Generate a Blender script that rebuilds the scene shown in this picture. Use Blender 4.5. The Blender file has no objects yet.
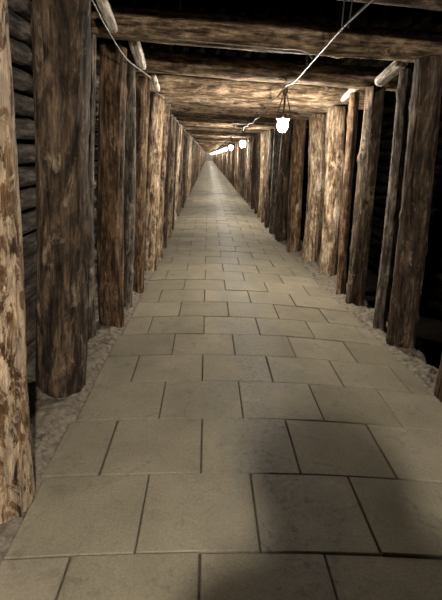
import bpy, bmesh, math, random
from mathutils import Vector, Matrix, noise

random.seed(7)
SC = bpy.context.scene
COL = SC.collection
R = math.radians

# ------------------------------------------------------------------ helpers
def link(name, bm, mat, parent=None, smooth=True, loc=None):
    me = bpy.data.meshes.new(name)
    if smooth:
        for f in bm.faces: f.smooth = True
    bm.to_mesh(me); bm.free()
    if mat: me.materials.append(mat)
    o = bpy.data.objects.new(name, me); COL.objects.link(o)
    if parent: o.parent = parent
    if loc: o.location = loc
    return o

def tag(o, label=None, cat=None, group=None, kind=None):
    if label: o['label'] = label
    if cat: o['category'] = cat
    if group: o['group'] = group
    if kind: o['kind'] = kind
    return o

def empty(name, loc):
    o = bpy.data.objects.new(name, None); COL.objects.link(o); o.location = loc
    o.empty_display_size = .1
    return o

def tube(bm, pts, rad, seg=8, cap=True):
    pts = [Vector(p) for p in pts]; rings = []
    prev = None
    for i, p in enumerate(pts):
        a = pts[max(i-1, 0)]; b = pts[min(i+1, len(pts)-1)]
        t = (b-a).normalized()
        if prev is None:
            n = t.orthogonal().normalized()
        else:
            n = (prev - t*prev.dot(t)).normalized()
        prev = n; bn = t.cross(n)
        r = rad[i] if isinstance(rad, (list, tuple)) else rad
        rings.append([bm.verts.new(p + (n*math.cos(2*math.pi*k/seg) + bn*math.sin(2*math.pi*k/seg))*r) for k in range(seg)])
    for A, B in zip(rings, rings[1:]):
        for k in range(seg):
            bm.faces.new((A[k], A[(k+1) % seg], B[(k+1) % seg], B[k]))
    if cap:
        bm.faces.new(list(reversed(rings[0]))); bm.faces.new(rings[-1])
    return bm

def lathe(bm, prof, seg=16, c=(0, 0, 0)):
    rings = []
    for r, z in prof:
        rings.append([bm.verts.new((c[0]+r*math.cos(2*math.pi*k/seg), c[1]+r*math.sin(2*math.pi*k/seg), c[2]+z)) for k in range(seg)])
    for A, B in zip(rings, rings[1:]):
        for k in range(seg):
            bm.faces.new((A[k], A[(k+1) % seg], B[(k+1) % seg], B[k]))
    bm.faces.new(list(reversed(rings[0]))); bm.faces.new(rings[-1])
    return bm

def log_bm(length, r0, r1, seed, seg=40, rings=60, rough=1.0, bend=.02, flat=.0):
    """A rough hewn log standing on z=0: ridged bark, knots, hollows and a slight bend."""
    rnd = random.Random(seed)
    bm = bmesh.new()
    sx, sy = rnd.uniform(-bend, bend), rnd.uniform(-bend, bend)
    knots = [(rnd.uniform(0, 6.28), rnd.uniform(.1, .95)*length, rnd.uniform(.03, .055)) for _ in range(int(2+length*2))]
    R_ = []
    for i in range(rings+1):
        t = i/rings; z = t*length
        cx = sx*math.sin(math.pi*t); cy = sy*math.sin(math.pi*t*1.3)
        base = r0 + (r1-r0)*t
        ring = []
        for k in range(seg):
            a = 2*math.pi*k/seg
            ca, sa = math.cos(a), math.sin(a)
            q = Vector((ca*1.3+seed*3.1, sa*1.3, z*1.1))
            d = .085*noise.noise(q)
            d += .055*noise.noise(Vector((ca*5+seed, sa*5, z*1.6)))*rough
            d += .035*noise.noise(Vector((ca*11+seed, sa*11, z*3.5+7)))*rough
            d += .02*noise.noise(Vector((ca*16, sa*16+seed, z*13)))*rough
            r = base*(1+d)
            for ka, kz, ks in knots:
                da = (a-ka+math.pi) % (2*math.pi)-math.pi
                g = math.exp(-((da*base)**2+(z-kz)**2)/(ks*ks))
                r += .012*g
            if flat: r = min(r, base*(1-flat)/max(abs(ca), .2)) if ca > 0 else r
            ring.append(bm.verts.new((cx+ca*r, cy+sa*r, z)))
        R_.append(ring)
    for A, B in zip(R_, R_[1:]):
        for k in range(seg):
            bm.faces.new((A[k], A[(k+1) % seg], B[(k+1) % seg], B[k]))
    for ring, zz, rev in ((R_[0], 0, True), (R_[-1], length, False)):
        cx = sum(v.co.x for v in ring)/seg; cy = sum(v.co.y for v in ring)/seg
        inner = [bm.verts.new((cx+(v.co.x-cx)*.9, cy+(v.co.y-cy)*.9, zz+(-.008 if rev else .008))) for v in ring]
        for k in range(seg):
            f = (ring[k], ring[(k+1) % seg], inner[(k+1) % seg], inner[k])
            bm.faces.new(tuple(reversed(f)) if rev else f)
        bm.faces.new(list(reversed(inner)) if rev else inner)
    return bm

# ------------------------------------------------------------------ materials
def new_mat(name):
    m = bpy.data.materials.new(name); m.use_nodes = True
    nt = m.node_tree; b = nt.nodes['Principled BSDF']
    return m, nt, b

def N(nt, t, **kw):
    n = nt.nodes.new(t)
    for k, v in kw.items():
        if k in n.inputs: n.inputs[k].default_value = v
        else: setattr(n, k, v)
    return n

def ramp(nt, src, stops, interp='LINEAR'):
    n = nt.nodes.new('ShaderNodeValToRGB'); cr = n.color_ramp; cr.interpolation = interp
    cr.elements[0].position = stops[0][0]; cr.elements[0].color = (*stops[0][1], 1)
    cr.elements[1].position = stops[-1][0]; cr.elements[1].color = (*stops[-1][1], 1)
    for p, c in stops[1:-1]:
        e = cr.elements.new(p); e.color = (*c, 1)
    nt.links.new(src, n.inputs[0]); return n.outputs[0]

def g(v): return (v, v, v)

def wood(name, dark, mid, light, patch=(.5, .62), grain=9.0, patchcol=None, bump=.6, blotsc=4.5, fib=.22):
    m, nt, b = new_mat(name); L = nt.links.new
    tc = N(nt, 'ShaderNodeTexCoord'); oi = N(nt, 'ShaderNodeObjectInfo')
    w = N(nt, 'ShaderNodeMath', operation='MULTIPLY'); w.inputs[1].default_value = 57.0
    L(oi.outputs['Random'], w.inputs[0])
    def nz(scale, sc, det=6, rough=.6, dist=0.0):
        mp = N(nt, 'ShaderNodeMapping'); mp.inputs['Scale'].default_value = scale
        L(tc.outputs['Object'], mp.inputs['Vector'])
        n = N(nt, 'ShaderNodeTexNoise', noise_dimensions='4D'); n.inputs['Scale'].default_value = sc
        n.inputs['Detail'].default_value = det; n.inputs['Roughness'].default_value = rough
        n.inputs['Distortion'].default_value = dist
        L(mp.outputs[0], n.inputs['Vector']); L(w.outputs[0], n.inputs['W'])
        return n.outputs['Fac']
    fine = nz((1, 1, .11), grain*4.2, 8, .72, .8)     # long fibres
    mid_n = nz((1, 1, .17), grain*1.6, 6, .65, 1.6)   # bark ridges
    blot = nz((1, 1, .40), blotsc, 7, .70, 1.0)       # where the bark has come off
    chip = nz((1, 1, .6), grain*3.2, 4, .7, .3)       # axe chips and flakes
    c1 = ramp(nt, mid_n, [(.38, dark), (.5, mid), (.62, light)])
    fr = ramp(nt, fine, [(.38, g(fib)), (.5, g(.85)), (.64, g(1.45))])
    ch = ramp(nt, chip, [(.36, g(.55)), (.5, g(1)), (.66, g(1.35))])
    fm = N(nt, 'ShaderNodeMix', data_type='RGBA', blend_type='MULTIPLY'); fm.inputs[0].default_value = 1
    L(fr, fm.inputs[6]); L(ch, fm.inputs[7])
    mul = N(nt, 'ShaderNodeMix', data_type='RGBA', blend_type='MULTIPLY'); mul.inputs[0].default_value = 1
    L(c1, mul.inputs[6]); L(fm.outputs[2], mul.inputs[7])
    pf = ramp(nt, blot, [(patch[0], g(0)), (patch[1], g(1))])
    pc = patchcol or tuple(min(1, x*1.7) for x in light)
    pm = N(nt, 'ShaderNodeMix', data_type='RGBA', blend_type='MULTIPLY'); pm.inputs[0].default_value = .7
    pm.inputs[6].default_value = (*pc, 1); L(fm.outputs[2], pm.inputs[7])
    mx = N(nt, 'ShaderNodeMix', data_type='RGBA'); L(pf, mx.inputs[0]); L(mul.outputs[2], mx.inputs[6]); L(pm.outputs[2], mx.inputs[7])
    L(mx.outputs[2], b.inputs['Base Color'])
    b.inputs['Roughness'].default_value = .8; b.inputs['Specular IOR Level'].default_value = .2
    ad = N(nt, 'ShaderNodeMath', operation='ADD'); L(fine, ad.inputs[0]); L(mid_n, ad.inputs[1])
    ad2 = N(nt, 'ShaderNodeMath', operation='ADD'); L(ad.outputs[0], ad2.inputs[0]); L(chip, ad2.inputs[1])
    bp = N(nt, 'ShaderNodeBump'); bp.inputs['Strength'].default_value = bump; bp.inputs['Distance'].default_value = .035
    L(ad2.outputs[0], bp.inputs['Height']); L(bp.outputs[0], b.inputs['Normal'])
    return m

W_SPECK = wood('wood_speckled_bark', (.05, .024, .01), (.14, .078, .038), (.30, .20, .115), (.46, .51), 7, (.42, .325, .23), .8, 15, .35)
W_BARK = wood('wood_dark_bark', (.018, .012, .009), (.065, .044, .029), (.15, .105, .072), (.56, .64), 6, (.24, .185, .135), .9, 8)
W_BROWN = wood('wood_brown', (.028, .015, .008), (.11, .066, .037), (.24, .155, .095), (.58, .68), 8, (.38, .28, .185), .9)
W_TAN = wood('wood_tan_peeled', (.07, .04, .02), (.25, .17, .107), (.46, .36, .255), (.50, .62), 8, (.57, .46, .34), .9, 7)
W_GREY = wood('wood_grey_weathered', (.03, .024, .019), (.10, .083, .066), (.22, .185, .15), (.55, .66), 8, (.36, .31, .26), .8)
W_BEAM = wood('wood_beam', (.045, .030, .018), (.18, .125, .078), (.34, .245, .16), (.52, .66), 8, (.48, .36, .25), .8, 6)
W_BEAMD = wood('wood_beam_dark', (.02, .014, .010), (.07, .048, .033), (.15, .105, .075), (.58, .68), 8, (.26, .19, .135), .8)
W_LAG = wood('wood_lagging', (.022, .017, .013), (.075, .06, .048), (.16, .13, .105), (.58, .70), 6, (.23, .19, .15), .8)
W_LAG_SHADE = wood('wood_lagging_shaded', (.0008, .0006, .0005), (.0025, .002, .0014), (.005, .004, .003), (.66, .78), 7, (.008, .006, .004))  # lagging wood with the shade of gaps and roof put into its colour
W_LAG_SHADE.node_tree.nodes['Principled BSDF'].inputs['Specular IOR Level'].default_value = 0
W_PALE = wood('wood_pale_cut', (.30, .26, .21), (.55, .50, .43), (.75, .70, .62), (.5, .65), 12, (.8, .76, .7), .35)

def stone_mat():
    m, nt, b = new_mat('slab_stone'); L = nt.links.new
    geo = N(nt, 'ShaderNodeNewGeometry'); tc = N(nt, 'ShaderNodeTexCoord')
    def nz(sc, det, ro, dist=0):
        n = N(nt, 'ShaderNodeTexNoise'); n.inputs['Scale'].default_value = sc; n.inputs['Detail'].default_value = det
        n.inputs['Roughness'].default_value = ro; n.inputs['Distortion'].default_value = dist
        L(tc.outputs['Object'], n.inputs['Vector']); return n.outputs['Fac']
    tint = ramp(nt, geo.outputs['Random Per Island'], [(0, (.195, .176, .130)), (.5, (.218, .199, .150)), (1, (.245, .220, .170))])
    cloud = nz(2.2, 5, .6, .5); cl = ramp(nt, cloud, [(.3, g(.8)), (.7, g(1.15))])
    grit = nz(90, 4, .7); gr = ramp(nt, grit, [(.35, g(.82)), (.65, g(1.1))])
    stain = nz(7, 6, .7, 1.5); st = ramp(nt, stain, [(.30, g(.72)), (.45, g(1))])
    out = tint
    for s in (cl, gr, st):
        mx = N(nt, 'ShaderNodeMix', data_type='RGBA', blend_type='MULTIPLY'); mx.inputs[0].default_value = 1
        L(out, mx.inputs[6]); L(s, mx.inputs[7]); out = mx.outputs[2]
    sp0 = N(nt, 'ShaderNodeSeparateXYZ'); L(tc.outputs['Object'], sp0.inputs[0])
    d0 = N(nt, 'ShaderNodeMath', operation='SUBTRACT'); L(sp0.outputs['X'], d0.inputs[0]); d0.inputs[1].default_value = .42
    d1 = N(nt, 'ShaderNodeMath', operation='ABSOLUTE'); L(d0.outputs[0], d1.inputs[0])
    wn = nz(3.0, 5, .65, .8)
    d2 = N(nt, 'ShaderNodeMath', operation='MULTIPLY_ADD'); L(wn, d2.inputs[0]); d2.inputs[1].default_value = -1.3; L(d1.outputs[0], d2.inputs[2])
    wm = ramp(nt, d2.outputs[0], [(0, g(1)), (.001, g(1))])
    ad0 = N(nt, 'ShaderNodeMath', operation='ADD'); L(d2.outputs[0], ad0.inputs[0]); ad0.inputs[1].default_value = 1.0
    wm = ramp(nt, ad0.outputs[0], [(.41, g(.9)), (.66, g(0))])
    pit = nz(34, 8, .8, .6); pc = ramp(nt, pit, [(.34, (.075, .07, .062)), (.46, (.165, .156, .135)), (.62, (.215, .205, .175))])
    mw = N(nt, 'ShaderNodeMix', data_type='RGBA'); L(wm, mw.inputs[0]); L(out, mw.inputs[6]); L(pc, mw.inputs[7]); out = mw.outputs[2]
    L(out, b.inputs['Base Color'])
    # the walked-on middle of the path is polished
    sep = N(nt, 'ShaderNodeSeparateXYZ'); L(tc.outputs['Object'], sep.inputs[0])
    mr = N(nt, 'ShaderNodeMath', operation='SUBTRACT'); L(sep.outputs['X'], mr.inputs[0]); mr.inputs[1].default_value = .45
    ab = N(nt, 'ShaderNodeMath', operation='ABSOLUTE'); L(mr.outputs[0], ab.inputs[0])
    rn = nz(9, 5, .7); ad = N(nt, 'ShaderNodeMath', operation='MULTIPLY_ADD'); L(rn, ad.inputs[0]); ad.inputs[1].default_value = .7; L(ab.outputs[0], ad.inputs[2])
    rr = ramp(nt, ad.outputs[0], [(.35, g(.66)), (1.1, g(.85))]); L(rr, b.inputs['Roughness']); b.inputs['Specular IOR Level'].default_value = .085
    bp = N(nt, 'ShaderNodeBump'); bp.inputs['Strength'].default_value = .25; bp.inputs['Distance'].default_value = .008
    s2 = N(nt, 'ShaderNodeMath', operation='ADD'); L(grit, s2.inputs[0]); L(rn, s2.inputs[1])
    L(s2.outputs[0], bp.inputs['Height']); L(bp.outputs[0], b.inputs['Normal'])
    return m
M_SLAB = stone_mat()

def simple(name, col, rough=.8, metal=0., noise_sc=None, lo=.7, hi=1.2, bump=0, emit=None):
    m, nt, b = new_mat(name); L = nt.links.new
    b.inputs['Base Color'].default_value = (*col, 1); b.inputs['Roughness'].default_value = rough; b.inputs['Specular IOR Level'].default_value = .5 if rough < .7 else .15
    b.inputs['Metallic'].default_value = metal
    if noise_sc:
        tc = N(nt, 'ShaderNodeTexCoord'); n = N(nt, 'ShaderNodeTexNoise'); n.inputs['Scale'].default_value = noise_sc
        n.inputs['Detail'].default_value = 7; n.inputs['Roughness'].default_value = .65
        L(tc.outputs['Object'], n.inputs['Vector'])
        c = ramp(nt, n.outputs['Fac'], [(.3, tuple(x*lo for x in col)), (.7, tuple(min(1, x*hi) for x in col))])
        L(c, b.inputs['Base Color'])
        if bump:
            bp = N(nt, 'ShaderNodeBump'); bp.inputs['Strength'].default_value = bump; bp.inputs['Distance'].default_value = .03
            L(n.outputs['Fac'], bp.inputs['Height']); L(bp.outputs[0], b.inputs['Normal'])
    if emit:
        b.inputs['Emission Color'].default_value = (*emit[0], 1); b.inputs['Emission Strength'].default_value = emit[1]
    return m
M_MORTAR = simple('mortar', (.075, .065, .05), .95, 0, 30, .6, 1.3, .3)
M_GRAVEL = simple('gravel_ground', (.19, .168, .135), .95, 0, 22, .4, 1.55, .9)
M_PEBBLE = simple('pebble', (.19, .165, .135), .9, 0, 14, .55, 1.4, .5)
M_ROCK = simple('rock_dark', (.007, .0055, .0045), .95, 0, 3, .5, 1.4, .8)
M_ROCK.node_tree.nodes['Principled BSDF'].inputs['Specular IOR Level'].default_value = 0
M_METAL = simple('lamp_metal', (.30, .26, .2), .45, .8, 30, .6, 1.2)
M_WIRE = simple('wire_steel', (.2, .185, .17), .45, .3, 40, .7, 1.2)
M_CABLE = simple('cable_grey', (.09, .085, .08), .5, 0, 40, .8, 1.1)
M_CLIP = simple('clip_black', (.03, .03, .03), .6)
LAMP_COL = (1.0, .89, .74)
#
M_JAR = simple('lamp_glass_lit', (.9, .9, .88), .3, 0, emit=(LAMP_COL, 195.0))
M_JAR2 = simple('rear_lamp_glass_lit', (.9, .9, .88), .3, 0, emit=(LAMP_COL, 900.0))
M_SKIN = simple('skin', (.45, .28, .2), .6)
M_COAT = simple('coat_fabric', (.03, .035, .05), .9, 0, 60, .8, 1.2)
M_TROUSER = simple('trouser_fabric', (.03, .03, .035), .9, 0, 60, .8, 1.2)
M_HAIR = simple('hair', (.03, .018, .01), .6, 0, 40, .6, 1.3)
M_SHOE = simple('shoe_leather', (.02, .02, .02), .5)
M_PHONE = simple('phone_case', (.01, .01, .012), .3)
M_EYE = simple('eye', (.7, .7, .7), .3)

# ------------------------------------------------------------------ the floor: paving slabs in running bond, slightly cambered
END = 130.0
def camber(x): return -.04*(x-.35)**2
def edgeL(y, fuzz=0):
    pts = [(-3, -.78), (1.7, -.76), (3, -.74), (4, -.72), (5.2, -.69), (6.4, -.66), (100, -.66)]
    for (a, xa), (b, xb) in zip(pts, pts[1:]):
        if a <= y <= b: return xa+(xb-xa)*(y-a)/(b-a)
    return -.7
def edgeR(y):
    pts = [(-3, 1.72), (2.75, 1.69), (3.5, 1.68), (4.1, 1.63), (4.9, 1.57), (7.6, 1.46), (11, 1.38), (100, 1.38)]
    for (a, xa), (b, xb) in zip(pts, pts[1:]):
        if a <= y <= b: return xa+(xb-xa)*(y-a)/(b-a)
    return 1.5
bm = bmesh.new()
ys = [-1.9, -1.43, -.96, -.49, -.02, .46, .92, 1.40, 1.87, 2.36, 2.83, 3.26, 3.70]
while ys[-1] < END: ys.append(ys[-1]+random.uniform(.445, .475))
for j in range(len(ys)-1):
    y0, y1 = ys[j], ys[j+1]; ym = (y0+y1)/2
    k1 = ys.index(1.87)
    off = .02 if (j-k1) % 2 == 0 else -.235
    xl, xr = edgeL(ym)+random.uniform(-.015, .015), edgeR(ym)+random.uniform(-.02, .02)
    cuts = [x for x in [off+.5*k for k in range(-4, 6)] if xl+.1 < x < xr-.1]
    cuts = [x+random.uniform(-.006, .006) for x in cuts]
    xs = [xl]+cuts+[xr]
    for x0, x1 in zip(xs, xs[1:]):
        gp = random.uniform(.003, .0055); dz = random.uniform(-.0035, .0035); tx = random.uniform(-.004, .004); ty = random.uniform(-.004, .004)
        nseg = 5
        def row(y, zz, ins):
            return [bm.verts.new((x0+gp+ins+(x1-x0-2*gp-2*ins)*i/nseg, y,
                    camber(x0+(x1-x0)*i/nseg)+zz+dz+tx*(i/nseg-.5)+ty*((y-y0)/(y1-y0)-.5))) for i in range(nseg+1)]
        B0 = row(y0+gp, -.04, 0); A0 = row(y0+gp, -.004, 0); A = row(y0+gp+.004, 0, .004)
        Bm = row(y1-gp-.004, 0, .004); C0 = row(y1-gp, -.004, 0); D0 = row(y1-gp, -.04, 0)
        for P, Q in ((B0, A0), (A0, A), (A, Bm), (Bm, C0), (C0, D0)):
            for i in range(nseg): bm.faces.new((P[i], P[i+1], Q[i+1], Q[i]))
        for e, o_ in ((0, 1), (nseg, 0)):
            f1 = (A0[e], A[e], Bm[e], C0[e]); f2 = (B0[e], A0[e], C0[e], D0[e])
            for f in (f1, f2): bm.faces.new(f if not o_ else tuple(reversed(f)))
bmesh.ops.recalc_face_normals(bm, faces=bm.faces)
floor = link('floor', bm, M_SLAB, smooth=False); tag(floor, kind='structure')
# mortar bed below the slabs
bm = bmesh.new(); rows = []
for i in range(141):
    y = -1.9+(END+1.9)*i/140
    rows.append([bm.verts.new((x, y, camber(x)-.014)) for x in [edgeL(y)+.01+(edgeR(y)-edgeL(y)-.02)*k/12 for k in range(13)]])
for A, B in zip(rows, rows[1:]):
    for k in range(12): bm.faces.new((A[k], A[k+1], B[k+1], B[k]))
mort = link('mortar_bed', bm, M_MORTAR); tag(mort, kind='structure'); mort.name = 'floor_bed'

# ------------------------------------------------------------------ rubble verges
def verge(name, side):
    bm = bmesh.new(); rows = []
    y = -1.9
    while y < END:
        step = .035 if y < 5 else (.08 if y < 10 else .5)
        e = edgeL(y) if side < 0 else edgeR(y)
        outer = -1.42 if side < 0 else 1.93
        r = []
        nx = 26
        for k in range(nx+1):
            x = e+.012*-side+(outer-e)*k/nx
            n1 = noise.noise(Vector((x*5, y*5, 3))); n2 = noise.noise(Vector((x*17, y*17, 9))); n3 = noise.noise(Vector((x*40, y*40, 1)))
            t = min(1, abs(x-e)/.10)
            z = camber(e)-.022+t*(.012+.030*n1+.022*n2+.010*n3+.02)
            r.append(bm.verts.new((x, y, z)))
        rows.append(r); y += step
    for A, B in zip(rows, rows[1:]):
        for k in range(len(A)-1):
            bm.faces.new((A[k], A[k+1], B[k+1], B[k]) if side > 0 else (A[k], B[k], B[k+1], A[k+1]))
    return link(name, bm, M_GRAVEL)
tag(verge('floor_verge', -1), kind='structure'); tag(verge('floor_verge', 1), kind='structure')

FOOT = [(-.92, 1.72, .2), (-.94, 2.78, .19), (-1.02, 3.66, .17), (-.84, 3.97, .14), (-.8, 4.52, .09), (-.79, 5.08, .13), (-.76, 6.05, .14), (-.74, 6.78, .13), (-.77, 7.7, .14), (-.77, 8.7, .14), (1.82, 2.8, .15), (1.83, 3.76, .16), (1.765, 4.14, .09), (1.755, 4.9, .14), (1.7, 5.26, .09), (1.79, 6.28, .2), (1.72, 7.1, .2), (1.58, 7.84, .15), (1.52, 8.9, .15)]
def pebbles(side, label, n):
    rnd = random.Random(3+side); bm = bmesh.new()
    for i in range(n):
        y = 1.2+rnd.random()**1.6*8
        e = edgeL(y) if side < 0 else edgeR(y)
        x = e+side*(.035+rnd.random()**1.3*(.28 if side < 0 else .40))
        if any((x-px)**2+(y-py)**2 < pr*pr for px, py, pr in FOOT): continue
        s = rnd.uniform(.006, .017)*(1.7 if rnd.random() < .08 else 1)
        z = camber(e)-.002+s*.3+rnd.uniform(0, .012)
        vs = bmesh.ops.create_icosphere(bm, subdivisions=1, radius=s)['verts']
        rot = Matrix.Rotation(rnd.uniform(0, 6), 3, 'Z')
        for v in vs:
            v.co = rot @ Vector((v.co.x*rnd.uniform(.9, 1.5), v.co.y*rnd.uniform(.7, 1.1), v.co.z*rnd.uniform(.5, .9)))
            v.co += Vector((x, y, z))
    return tag(link('gravel', bm, M_PEBBLE, smooth=False), label, 'gravel', kind='stuff')
pebbles(-1, 'loose grey gravel lying between the slabs and the left posts', 330)
pebbles(1, 'loose grey gravel lying between the slabs and the right posts', 480)

# ------------------------------------------------------------------ rock shell behind the timber
def rock_sheet(name, fn, nu, nv):
    bm = bmesh.new(); rows = []
    for i in range(nu+1):
        rows.append([bm.verts.new(fn(i/nu, j/nv)) for j in range(nv+1)])
    for A, B in zip(rows, rows[1:]):
        for k in range(nv): bm.faces.new((A[k], A[k+1], B[k+1], B[k]))
    return tag(link(name, bm, M_ROCK), kind='structure')
def nn(a, b, s): return noise.noise(Vector((a, b, s)))
Y0 = -1.9
rock_sheet('floor_shade_strip', lambda u, v: (1.92+.82*v, Y0+u*(END-Y0), -.04+.03*nn(u*400, v*5, 2)), 600, 10)  # near-black ground strip, painted shade behind the right posts
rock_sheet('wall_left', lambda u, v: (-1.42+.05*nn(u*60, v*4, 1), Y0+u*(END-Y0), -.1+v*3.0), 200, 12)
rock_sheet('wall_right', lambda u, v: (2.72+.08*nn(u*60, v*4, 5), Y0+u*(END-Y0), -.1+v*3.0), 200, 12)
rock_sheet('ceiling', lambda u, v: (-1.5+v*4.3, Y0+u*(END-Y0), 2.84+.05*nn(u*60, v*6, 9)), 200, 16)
rock_sheet('wall_back', lambda u, v: (-1.5+v*4.3, END-.02, -.1+u*3.0), 6, 8).data.materials[0] = simple('far_wall_brightened', (.5, .46, .4), .9, 0, 3, .8, 1.1)  # end wall coloured pale to stand in for the far lamps' brightness
rock_sheet('wall_front', lambda u, v: (-1.5+v*4.3, Y0+.02, -.1+u*3.0), 6, 8)

# ------------------------------------------------------------------ timber posts
def place_log(o, a, b):
    """Stand a log object (local z along its length) with its foot at a, pointing to b."""
    d = Vector(b)-Vector(a)
    o.rotation_mode = 'QUATERNION'; o.rotation_quaternion = d.to_track_quat('Z', 'Y'); o.location = a
    return o

LAMPS = [5.3+5.5*i for i in range(23)]
def span_name(y):
    names = ['first', 'second', 'third', 'fourth', 'fifth', 'sixth', 'seventh', 'eighth', 'ninth', 'tenth', 'eleventh', 'twelfth']
    i = max(k for k, l in enumerate(LAMPS) if l <= y)
    if i >= 6: return 'beyond the seventh hanging lamp'
    return 'between the %s and %s hanging lamps' % (names[i], names[i+1])

def roof(y):
    pts = [(-3, 2.33), (2.8, 2.325), (3.8, 2.278), (4.98, 2.228), (6.05, 2.185), (7.75, 2.12), (200, 2.10)]
    for (a, za), (b, zb) in zip(pts, pts[1:]):
        if a <= y <= b: return za+(zb-za)*(y-a)/(b-a)
TOP = 2.11
# (side, base x, base y, top x, base radius, top radius, material, label)
NEAR = [
 ('L', -.915, 1.72, -.825, .165, .150, W_SPECK, 'speckled tan and brown bark log post at the left edge, nearest the viewer'),
 ('L', -.945, 2.78, -.785, .158, .142, W_BARK, 'thick dark barked log post with pale scars, second along the left wall'),
 ('L', -1.02, 3.66, -.93, .095, .09, W_GREY, 'dark grey log post tucked behind the brown grooved post, left wall'),
 ('L', -.84, 3.97, -.77, .115, .105, W_BROWN, 'reddish brown grooved log post, third main post along the left wall'),
 ('L', -.80, 4.52, -.735, .060, .055, W_GREY, 'slim grey pole standing just past the reddish grooved post, left wall'),
 ('L', -.79, 5.08, -.715, .100, .090, W_BROWN, 'brown log post with a bright far edge, fourth main post along the left wall'),
 ('L', -.76, 6.05, -.67, .110, .100, W_TAN, 'pale tan log post with the cable wrapped near its top, left wall'),
 ('L', -.74, 6.78, -.65, .100, .095, W_TAN, 'light brown log post just behind the cable-wrapped tan post, left wall'),
 ('L', -.77, 7.70, -.69, .105, .100, W_BARK, 'dark log post behind the two light tan posts, left wall'),
 ('L', -.77, 8.70, -.69, .110, .100, W_TAN, 'pale brown log post just past the dark one, left wall'),
 ('L', -.78, 9.70, -.70, .105, .100, W_BARK, 'dark narrow log post last before the second lamp, left wall'),
 ('R', 1.82, 2.80, 1.66, .120, .110, W_BROWN, 'brown log post cut off by the right edge of the view'),
 ('R', 1.83, 3.76, 1.645, .125, .105, W_BARK, 'tall leaning dark brown log post, nearest full post along the right wall'),
 ('R', 1.765, 4.14, 1.64, .060, .050, W_GREY, 'slim dark pole leaning just behind the nearest full right post'),
 ('R', 1.755, 4.90, 1.65, .105, .092, W_BARK, 'dark leaning log post with a pale edge, beside the black gap at right'),
 ('R', 1.70, 5.26, 1.56, .058, .052, W_BROWN, 'thin rod-like brown pole between the dark leaning post and bright tan post'),
 ('R', 1.79, 6.28, 1.66, .135, .125, W_TAN, 'bright tan peeled log post, the lightest on the right wall'),
 ('R', 1.72, 7.10, 1.61, .140, .125, W_TAN, 'light brown rough log post just behind the lightest right post'),
 ('R', 1.58, 7.84, 1.47, .122, .100, W_BROWN, 'brown knotty log post third behind the thin pole, right wall'),
 ('R', 1.52, 8.90, 1.46, .120, .110, W_BARK, 'dark knotty log post just right of the first lamp'),
 ('R', 1.50, 9.75, 1.44, .120, .110, W_GREY, 'dark grey log post directly below the first lamp'),
 ('R', 1.50, 10.55, 1.42, .115, .105, W_BARK, 'dark narrow log post just left of the first lamp, before the tan one'),
]
for i, (s, bx, by, tx, r0, r1, m, lab) in enumerate(NEAR):
    e = edgeL(by) if s == 'L' else edgeR(by)
    z0 = camber(e)-.05
    a = (bx, by, z0); b = (tx, by+random.uniform(-.02, .02), roof(by)-.01)
    Ln = (Vector(b)-Vector(a)).length
    hi = by < 4.5
    o = link('timber_post', log_bm(Ln, r0, r1, 11+i*3, 56 if hi else 36, 130 if hi else 60, 1.2, .025), m)
    place_log(o, a, b); o.rotation_quaternion = o.rotation_quaternion @ Matrix.Rotation(random.uniform(0, 6), 3, 'Z').to_quaternion()
    tag(o, lab, 'post')

# farther frames: copies of a few log shapes
FR = []
y = 10.9
while y < END-1:
    FR.append(y); y += random.uniform(.85, 1.15)
post_protos = []
for k, m in enumerate((W_BARK, W_TAN, W_BROWN, W_GREY, W_TAN, W_BARK)):
    me_o = log_bm(TOP+.11, .115, .105, 101+k*7, 20, 26, 1.2, .03)
    me = bpy.data.meshes.new('timber_post')
    for f in me_o.faces: f.smooth = True
    me_o.to_mesh(me); me_o.free(); me.materials.append(m); post_protos.append(me)
kinds = ['dark log post', 'tan log post', 'brown log post', 'grey log post', 'tan log post', 'dark log post']
for side in ('left', 'right'):
    for i, y in enumerate(FR):
        yy = y+(0 if side == 'left' else random.uniform(.2, .5))
        k = random.randrange(6)
        if side == 'right' and i == 1: k = 1
        if side == 'right' and i == 0: k = 0
        bx, tx = (-.79, -.71) if side == 'left' else (1.52, 1.43)
        bx += random.uniform(-.03, .01) if side == 'left' else random.uniform(-.01, .03)
        if side == 'right' and y > 13: bx -= .02; tx -= .02
        o = bpy.data.objects.new('timber_post', post_protos[k]); COL.objects.link(o)
        place_log(o, (bx, yy, -.11), (tx, yy, TOP))
        o.rotation_quaternion = o.rotation_quaternion @ Matrix.Rotation(random.uniform(0, 6), 3, 'Z').to_quaternion()
        sp = span_name(yy)
        kn = kinds[k]
        tag(o, '%s on the %s wall, %s' % (kn, side, sp), 'post', '%ss on the %s wall %s' % (kn, side, sp))

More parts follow.
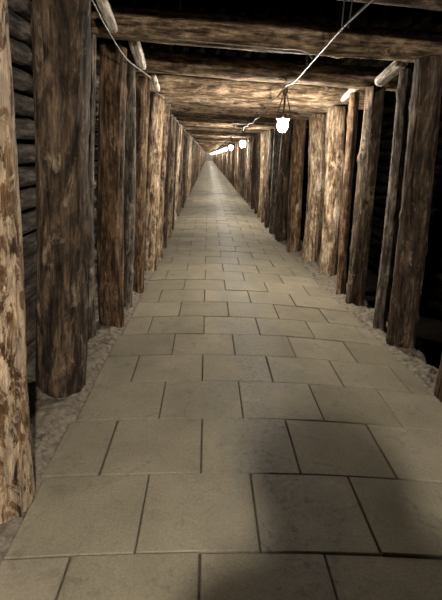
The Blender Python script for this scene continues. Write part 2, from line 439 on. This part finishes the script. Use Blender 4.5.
# ------------------------------------------------------------------ cap beams
def beam(y, zb, rad, x0, x1, m, lab, seed, hi=True, group=None, mesh=None, dy=0):
    zb = roof(y)+(0 if y > 6.2 else .004); tl = .035 if y < 5.5 else .008
    a = (x0, y-dy, zb+rad+tl); b = (x1, y+dy, zb+rad-tl)
    Ln = x1-x0
    if mesh is None:
        o = link('roof_beam', log_bm(Ln, rad, rad*.96, seed, 40 if hi else 20, 90 if hi else 30, 1.0, .015), m)
    else:
        o = bpy.data.objects.new('roof_beam', mesh); COL.objects.link(o)
    place_log(o, a, b)
    tag(o, lab, 'beam', group)
    return o
NB = [
 (-.75, 2.27, .11, W_BEAMD, 'dark log beam behind the viewer, beside the rear lamp'),
 (.50, 2.27, .11, W_BEAMD, 'dark log beam directly over the viewer'),
 (1.68, 2.27, .11, W_BEAMD, 'dark log beam overhead nearest the viewer, above the speckled post'),
 (2.80, 2.265, .11, W_BEAMD, 'dim log beam crossing the very top edge of the view'),
 (3.86, 2.265, .112, W_BEAM, 'brown log beam resting on the nearest full right post, first complete beam'),
 (4.98, 2.262, .105, W_BEAM, 'brown log beam just in front of the first lamp, wire along its underside'),
 (6.05, 2.262, .115, W_BEAM, 'bright tan log beam right behind the first lamp'),
 (6.36, 2.268, .10, W_TAN, 'tan log beam pressed against the back of the brightest beam'),
 (6.95, 2.262, .115, W_TAN, 'light brown log beam second behind the first lamp'),
 (7.75, 2.262, .115, W_BEAM, 'brown log beam third behind the first lamp'),
 (8.80, 2.262, .11, W_BEAMD, 'dark log beam in the gloom behind the bright tan beams'),
 (9.75, 2.262, .11, W_BEAM, 'brown log beam last before the second lamp'),
]
for i, (y, zb, rad, m, lab) in enumerate(NB):
    beam(y, zb, rad, -1.18, 2.05, m, lab, 301+i*5, dy=.01)
bm_ = log_bm(2.75, .115, .11, 411, 18, 26, 1.0, .02)
bm2_ = log_bm(2.75, .11, .105, 431, 18, 26, 1.0, .02)
bmesh_protos = []
for b_, m in ((bm_, W_BEAM), (bm2_, W_BEAMD)):
    me = bpy.data.meshes.new('roof_beam')
    for f in b_.faces: f.smooth = True
    b_.to_mesh(me); b_.free(); me.materials.append(m); bmesh_protos.append(me)
for i, y in enumerate(FR):
    k = i % 2; kn = ('brown log beam', 'dark log beam')[k]
    beam(y+.1, 2.262, .112, -1.05, 1.70, None, '%s across the roof %s' % (kn, span_name(y+.1)), 0, mesh=bmesh_protos[k],
         group='%ss across the roof %s' % (kn, span_name(y+.1)))

# ------------------------------------------------------------------ lagging logs stacked behind the posts, and roof poles
def lag_proto(Ln, rad, seed, m):
    b_ = log_bm(Ln, rad, rad*.95, seed, 18, int(Ln*14), 1.3, .004)
    me = bpy.data.meshes.new('lagging_log')
    for f in b_.faces: f.smooth = True
    b_.to_mesh(me); b_.free(); me.materials.append(m); return me
SEGS = [(-1.85, 2.20), (2.24, 2.26), (4.56, 4.26), (8.90, 7.9), (16.9, 12.0)]
ordn = ['lowest', 'second', 'third', 'fourth', 'fifth', 'sixth', 'seventh', 'eighth', 'ninth', 'tenth', 'eleventh', 'twelfth', 'thirteenth', 'fourteenth', 'fifteenth', 'sixteenth', 'seventeenth', 'topmost']
for side in ('left', 'right'):
    for si, (ya, Ln) in enumerate(SEGS):
        Ls = 4.05 if si == 0 else Ln
        protos = [lag_proto(Ls, .064, 501+si*10+q+(50 if side == 'right' else 0), W_LAG if side == 'left' else W_LAG_SHADE) for q in range(3)]
        for r in range(16):
            z = .03+.076+r*.150
            xx = (-1.235 if side == 'left' else 2.46)+random.uniform(-.018, .018)
            if ya > 8: xx = -1.235 if side == 'left' else 2.2
            o = bpy.data.objects.new('lagging_log', protos[r % 3]); COL.objects.link(o)
            place_log(o, (xx, ya+random.uniform(0, .02), z), (xx+random.uniform(-.004, .004), ya+Ls, z+random.uniform(-.003, .003)))
            pos = 'lowest' if r == 0 else 'topmost' if r == 15 else ordn[r]
            where = ['beside the speckled nearest post', 'in the gap before the second post' if side == 'left' else 'behind the nearest full post',
                     'behind the posts near the first lamp', 'behind the posts near the second lamp', 'behind the far posts'][si]
            rowtxt = '%s lagging log' % pos if r in (0, 15) else '%s lagging log up' % pos
            if si == 0: where = 'nearest the viewer'
            tag(o, '%s %s, %s wall, %s' % ('grey' if side == 'left' else 'shade-darkened', rowtxt, side, where), 'log', 'lagging logs stacked behind the %s posts' % side)
# roof poles above the beams, running along the tunnel
for si, (ya, Ln) in enumerate([(-1.8, 6.2), (4.42, 6.2), (10.64, 14.0), (24.7, 40), (64.8, 64)]):
    protos = [lag_proto(Ln, .07, 601+si*10+q, W_LAG_SHADE) for q in range(2)]
    for q in range(19):
        x = -1.13+q*.165
        if si > 1 and x > 1.75: continue
        o = bpy.data.objects.new('roof_pole', protos[q % 2]); COL.objects.link(o)
        place_log(o, (x, ya, roof(ya)+.32), (x, ya+Ln, roof(ya+Ln)+.32))
        where = ['overhead nearest the viewer', 'over the first lamp', 'over the second and third lamps', 'over the far lamps', 'over the farthest lamps'][si]
        tag(o, 'shade-darkened pole lying lengthwise on the roof beams, %s' % where, 'pole', 'roof poles %s' % where)

# ------------------------------------------------------------------ pale spacer blocks at the post heads
def block(a, b, w, h, lab, seed):
    a, b = Vector(a), Vector(b); L_ = (b-a).length
    bm = bmesh.new(); rnd = random.Random(seed)
    n = 10; rings = []
    for i in range(n+1):
        t = i/n
        tp = 1-.12*t*t
        if i in (0, n): tp *= .86
        ring = []
        for k in range(14):
            an = 2*math.pi*k/14
            x = math.copysign(abs(math.cos(an))**.6, math.cos(an))*w/2; y = math.copysign(abs(math.sin(an))**.6, math.sin(an))*h/2
            d = 1+.12*noise.noise(Vector((x*40+seed, y*40, t*5)))
            ring.append(bm.verts.new((x*d*tp, y*d*tp, t*L_)))
        rings.append(ring)
    for A, B in zip(rings, rings[1:]):
        for k in range(14): bm.faces.new((A[k], A[(k+1) % 14], B[(k+1) % 14], B[k]))
    bm.faces.new(list(reversed(rings[0]))); bm.faces.new(rings[-1])
    o = link('spacer_block', bm, W_PALE); place_log(o, a, b); tag(o, lab, 'wooden block')
    return o
block((1.61, 4.15, 2.33), (1.505, 4.40, 2.185), .11, .085, 'pale whitish cut wood block at the head of the slim dark right pole', 3)
block((1.60, 5.33, 2.30), (1.545, 5.66, 2.185), .07, .06, 'pale small wood block beside the head of the bright tan right post', 5)
block((-.64, 2.92, 2.33), (-.60, 3.14, 2.20), .06, .055, 'pale wood block at the head of the thick second left post, top edge', 7)
block((-.64, 4.13, 2.37), (-.605, 4.42, 2.21), .09, .075, 'pale wood block at the head of the reddish grooved left post', 9)
block((-.60, 5.22, 2.26), (-.575, 5.46, 2.16), .055, .05, 'small pale wood block at the head of the fourth main left post', 11)

# ------------------------------------------------------------------ cables
def cable(name, pts, rad, mat, lab, cat='cable', seg=8):
    """smooth (Catmull-Rom) cable through the points"""
    P = [Vector(p) for p in pts]; out = []
    for i in range(len(P)-1):
        p0 = P[max(i-1, 0)]; p1 = P[i]; p2 = P[i+1]; p3 = P[min(i+2, len(P)-1)]
        for s in range(6):
            t = s/6
            out.append(.5*((2*p1)+(p2-p0)*t+(2*p0-5*p1+4*p2-p3)*t*t+(-p0+3*p1-3*p2+p3)*t**3))
    out.append(P[-1])
    bm = bmesh.new(); tube(bm, out, rad, seg)
    o = link(name, bm, mat); tag(o, lab, cat); return o
pts = []; clips = []
beam_ys = [b[0] for b in NB if b[0] != 6.36]+[y+.1 for y in FR]
cx = .745
for i, (a, b) in enumerate(zip(beam_ys, beam_ys[1:])):
    jit = random.uniform(-.02, .02)
    if a < 4: za = 2.215-(.02 if a > 3 else 0)
    else: za = roof(a)-.03
    if a > 12: jit -= .07
    pts.append((cx+jit, a, za)); clips.append((cx+jit, a, za))
    pts.append((cx+jit*.5+random.uniform(-.01, .01), (a+b)/2, (za+roof(b)-.03)/2-random.uniform(.02, .035)))
supply = cable('power_cable', pts, .0075, M_CABLE, 'grey power cable running under the roof beams along the row of lamps')
for (x, y, z) in clips[:16]:
    zt = roof(y)+.01
    bm = bmesh.new(); tube(bm, [(x-.022, y, zt), (x-.018, y, z-.012), (x+.018, y, z-.012), (x+.022, y, zt)], .004, 6)
    link('cable_clip', bm, M_CLIP, supply)
# left cable, draped along the post heads
pts = [(-.62, 1.60, 2.30), (-.62, 2.2, 2.25), (-.60, 2.59, 2.20), (-.60, 2.88, 2.16), (-.60, 3.50, 2.12), (-.605, 4.2, 2.16), (-.60, 4.93, 2.20), (-.625, 5.4, 2.15), (-.55, 5.92, 2.13), (-.56, 6.3, 2.10), (-.54, 6.75, 2.12)]
for k, y in enumerate([7.2, 7.7, 8.2, 8.7, 9.2, 9.7]+[10.2+.5*q for q in range(60)]):
    pts.append((-.57, y, 2.08-(.05 if k % 2 == 0 else 0)-random.uniform(0, .02)))
cable('signal_cable', pts, .005, M_CABLE, 'thin grey cable draped from head to head of the left posts')
cable('beam_wire', [(.745, 3.70, 2.21), (.68, 3.70, 2.262), (.5, 3.705, 2.268), (.2, 3.705, 2.275), (-.1, 3.705, 2.285), (-.35, 3.705, 2.29)], .003, M_WIRE,
      'thin wire stapled along the front of the first complete beam', 'wire')
cable('beam_wire', [(.745, 4.84, 2.20), (.70, 4.835, 2.245), (.5, 4.835, 2.25), (.2, 4.84, 2.252), (.02, 4.84, 2.27)], .003, M_WIRE,
      'thin wire stapled to the beam in front of the first lamp, left of the cable', 'wire')
cable('beam_wire', [(.75, 4.84, 2.20), (1.0, 4.835, 2.235), (1.25, 4.835, 2.232), (1.5, 4.84, 2.22)], .003, M_WIRE,
      'thin wire stapled to the beam in front of the first lamp, right of the cable', 'wire')

# ------------------------------------------------------------------ hanging lamps: caged glass jars
def make_lamp(loc):
    root = empty('hanging_lamp', loc)          # origin at the ceiling hook
    bm = bmesh.new()
    lathe(bm, [(.004, -.428), (.024, -.425), (.044, -.412), (.057, -.388), (.059, -.355), (.056, -.32), (.046, -.302)], 12)
    jar = link('glass_jar', bm, M_JAR, root); jar['label'] = 'glowing white glass jar'
    bm = bmesh.new(); lathe(bm, [(.048, -.300), (.075, -.302), (.078, -.294), (.060, -.284), (.045, -.262), (.030, -.25), (.012, -.246)], 20)
    link('lamp_collar', bm, M_METAL, root)
    bm = bmesh.new()
    for k in range(4):
        a = k*math.pi/2+.5; c, s = math.cos(a), math.sin(a)
        tube(bm, [(.07*c, .07*s, -.30), (.068*c, .068*s, -.36), (.064*c, .064*s, -.40), (.04*c, .04*s, -.435), (.0, .0, -.445)], .0018, 5)
    tube(bm, [(.067*math.cos(t*.4488), .067*math.sin(t*.4488), -.37) for t in range(15)], .0018, 5)
    link('wire_cage', bm, M_WIRE, root)
    for k in range(3):
        a = k*2.094+.3; c, s = math.cos(a), math.sin(a)
        bm = bmesh.new(); tube(bm, [(.078*c, .078*s, -.292), (.084*c, .084*s, -.24), (.012*c, .012*s, -.03)], .0055, 6)
        link('hanger_rod', bm, M_CLIP, root)
    bm = bmesh.new(); tube(bm, [(0, 0, -.25), (.008, .004, -.14), (0, 0, -.02), (.0, 0, .15)], .006, 6)
    link('lamp_cord', bm, M_CLIP, root)
    bm = bmesh.new(); lathe(bm, [(.016, -.05), (.03, -.04), (.03, .005), (.014, .012)], 12)
    link('junction_box', bm, M_METAL, root)
    return root
names = ['first and nearest', 'second', 'third', 'fourth', 'fifth', 'sixth', 'seventh']
proto = None
for i, y in enumerate(LAMPS):
    loc = (.81, y, 2.215) if i == 0 else (.78, y, 2.135)
    if proto is None:
        proto = r = make_lamp(loc)
    else:
        r = proto.copy(); COL.objects.link(r); r.location = loc
        for ch in proto.children:
            c = ch.copy(); COL.objects.link(c); c.parent = r
    if i < 7: r['label'] = 'glowing caged glass jar lamp hanging under the roof, %s in the row' % names[i]
    else: r['label'] = 'tiny glowing lamp at the far end of the row, past the seventh'
    r['category'] = 'lamp'; r['group'] = 'hanging lamps in a row under the roof'
# the lamp just behind the viewer
BL = (.25, -1.05, 2.40)
r = proto.copy(); COL.objects.link(r); r.location = BL
for ch in proto.children:
    c = ch.copy(); COL.objects.link(c); c.parent = r
    if ch.name.startswith('glass_jar'):
        c.data = c.data.copy(); c.data.transform(Matrix.Translation((0, 0, -.365)) @ Matrix.Scale(.72, 4) @ Matrix.Translation((0, 0, .365))); c.data.materials.clear(); c.data.materials.append(M_JAR2)
r['label'] = 'glowing caged glass jar lamp behind the viewer that throws the shadow'; r['category'] = 'lamp'; r['group'] = 'hanging lamps in a row under the roof'


# ------------------------------------------------------------------ the visitor behind the viewer, whose shadow falls on the slabs
def make_person(px, py):
    me = bpy.data.meshes.new('skel'); bmp = bmesh.new(); sl = bmp.verts.layers.skin.verify()
    V = []
    def v(x, y, z, rx, ry=None):
        q = bmp.verts.new((x, y, z)); q[sl].radius = (rx, ry or rx); V.append(q); return q
    def chain(start, items):
        cur = start
        for it in items:
            nx = v(*it); bmp.edges.new((cur, nx)); cur = nx
        return cur
    pel = v(0, 0, .84, .15, .11); pel[sl].use_root = True
    ch = chain(pel, [(0, 0, .98, .135, .10), (0, -.005, 1.14, .16, .11), (0, -.005, 1.26, .15, .10)])
    nk = chain(ch, [(0, 0, 1.315, .06), (0, .01, 1.345, .058)])
    chain(nk, [(0, .02, 1.37, .072, .08), (0, .02, 1.43, .085, .098), (0, .01, 1.49, .07, .082), (0, .005, 1.525, .04, .05)])
    for s_ in (-1, 1):
        sh = chain(ch, [(.13*s_, -.005, 1.30+.015*s_, .062), (.21*s_, 0, 1.275+.025*s_, .06), (.225*s_, .005, 1.05, .048), (.24*s_, .0, .93, .042), (.245*s_, .03, .80, .034), (.245*s_, .05, .71, .026)])
        palm = chain(sh, [(.245*s_, .06, .67, .030, .02), (.243*s_, .07, .63, .030, .017)])
        for k, (dy, ln) in enumerate(((.028, .075), (.01, .085), (-.008, .08), (-.026, .062))):
            chain(palm, [(.243*s_, .07+dy, .605, .0095), (.238*s_, .075+dy, .605-ln*.5, .009), (.225*s_, .078+dy, .605-ln*.9, .0075)])
        chain(sh, [(.235*s_, .095, .68, .012), (.228*s_, .115, .65, .0105), (.222*s_, .122, .62, .009)])
        chain(pel, [(.085*s_, 0, .76, .098), (.095*s_, 0, .60, .078), (.10*s_, .005, .44, .058), (.102*s_, -.005, .30, .052), (.105*s_, -.01, .12, .038), (.108*s_, -.01, .07, .04), (.115*s_, .06, .04, .036, .03), (.12*s_, .13, .03, .03, .024)])
    bmp.to_mesh(me); bmp.free()
    o = bpy.data.objects.new('skel', me); COL.objects.link(o)
    m1 = o.modifiers.new('s', 'SKIN'); m1.use_smooth_shade = True
    m2 = o.modifiers.new('u', 'SUBSURF'); m2.levels = 2; m2.render_levels = 2
    dg = bpy.context.evaluated_depsgraph_get(); dg.update()
    body = bpy.data.meshes.new_from_object(o.evaluated_get(dg)); bpy.data.objects.remove(o)
    body.materials.clear()
    for m in (M_SKIN, M_COAT, M_TROUSER, M_SHOE): body.materials.append(m)
    for f in body.polygons:
        z = f.center.z; ax = abs(f.center.x)
        f.material_index = 3 if z < .09 else 2 if (z < .80 and ax < .205) else 1 if (z < 1.32 and not (ax > .2 and z < .70)) else 0
        f.use_smooth = True
    # face: nose, sockets
    for q in body.vertices:
        c = q.co
        if c.z > 1.33:
            c.y += .026*math.exp(-((c.x/.012)**2+((c.z-1.415)/.022)**2)) if c.y > .05 else 0
            for sx in (-.032, .032):
                c.y -= .008*math.exp(-(((c.x-sx)/.014)**2+((c.z-1.442)/.01)**2)) if c.y > .05 else 0
    p_ = bpy.data.objects.new('person', body); COL.objects.link(p_); p_.location = (px, py, camber(px)-.002)
    tag(p_, 'person in a dark coat and dark trousers standing behind the viewer, arms down', 'person')
    bm = bmesh.new(); bmesh.ops.create_uvsphere(bm, u_segments=28, v_segments=18, radius=1)
    for q in bm.verts:
        n = q.co.copy(); cut = 1.0
        q.co = Vector((n.x*.118, n.y*.116-.004, n.z*.105))
        if n.y > .25 and n.z < .45: q.co.y = min(q.co.y, .035)
        q.co *= 1+.03*noise.noise(n*6); q.co += Vector((0, 0, 1.455))
    link('hair', bm, M_HAIR, p_)
    for sx in (-.032, .032):
        bm = bmesh.new(); bmesh.ops.create_uvsphere(bm, u_segments=12, v_segments=8, radius=.011)
        for q in bm.verts: q.co += Vector((sx, .104, 1.442))
        link('eye', bm, M_EYE, p_)
        bm = bmesh.new(); bmesh.ops.create_uvsphere(bm, u_segments=12, v_segments=8, radius=1)
        for q in bm.verts: q.co = Vector((q.co.x*.010+sx*2.9, q.co.y*.018+.01, q.co.z*.03+1.43))
        link('ear', bm, M_SKIN, p_)
    bm = bmesh.new(); tube(bm, [(-.024, .100, 1.378), (-.01, .108, 1.381), (.01, .108, 1.381), (.024, .100, 1.378)], .005, 6)
    link('mouth', bm, simple('lips', (.35, .13, .1), .5), p_)
make_person(.37, -.22)


# ------------------------------------------------------------------ world and camera
w = bpy.data.worlds.new('world'); SC.world = w; w.use_nodes = True
w.node_tree.nodes['Background'].inputs[0].default_value = (1, .9, .8, 1)
w.node_tree.nodes['Background'].inputs[1].default_value = 0.0

cam = bpy.data.cameras.new('camera'); co = bpy.data.objects.new('camera', cam); COL.objects.link(co)
p, yw, rl = R(17.767), R(2.432), R(2.8)
F = Vector((math.sin(yw)*math.cos(p), math.cos(yw)*math.cos(p), -math.sin(p)))
Rt = Vector((math.cos(yw), -math.sin(yw), 0)); Up = Rt.cross(F)
Rr = Rt*math.cos(rl)+Up*math.sin(rl); Ur = -Rt*math.sin(rl)+Up*math.cos(rl)
M = Matrix(((Rr.x, Ur.x, -F.x, 0), (Rr.y, Ur.y, -F.y, 0), (Rr.z, Ur.z, -F.z, 1.5), (0, 0, 0, 1)))
co.matrix_world = M
cam.sensor_fit = 'HORIZONTAL'; cam.sensor_width = 36; cam.lens = 36*450/442
cam.clip_start = .02; cam.clip_end = 200
SC.camera = co
SC.view_settings.view_transform = 'Standard'; SC.view_settings.look = 'None'
SC.view_settings.exposure = 3.0; SC.view_settings.gamma = 1; SC.view_settings.use_curve_mapping = False
SC.cycles.use_denoising = True
SC.cycles.max_bounces = 8
SC.cycles.sample_clamp_indirect = 4
SC.cycles.use_light_tree = True
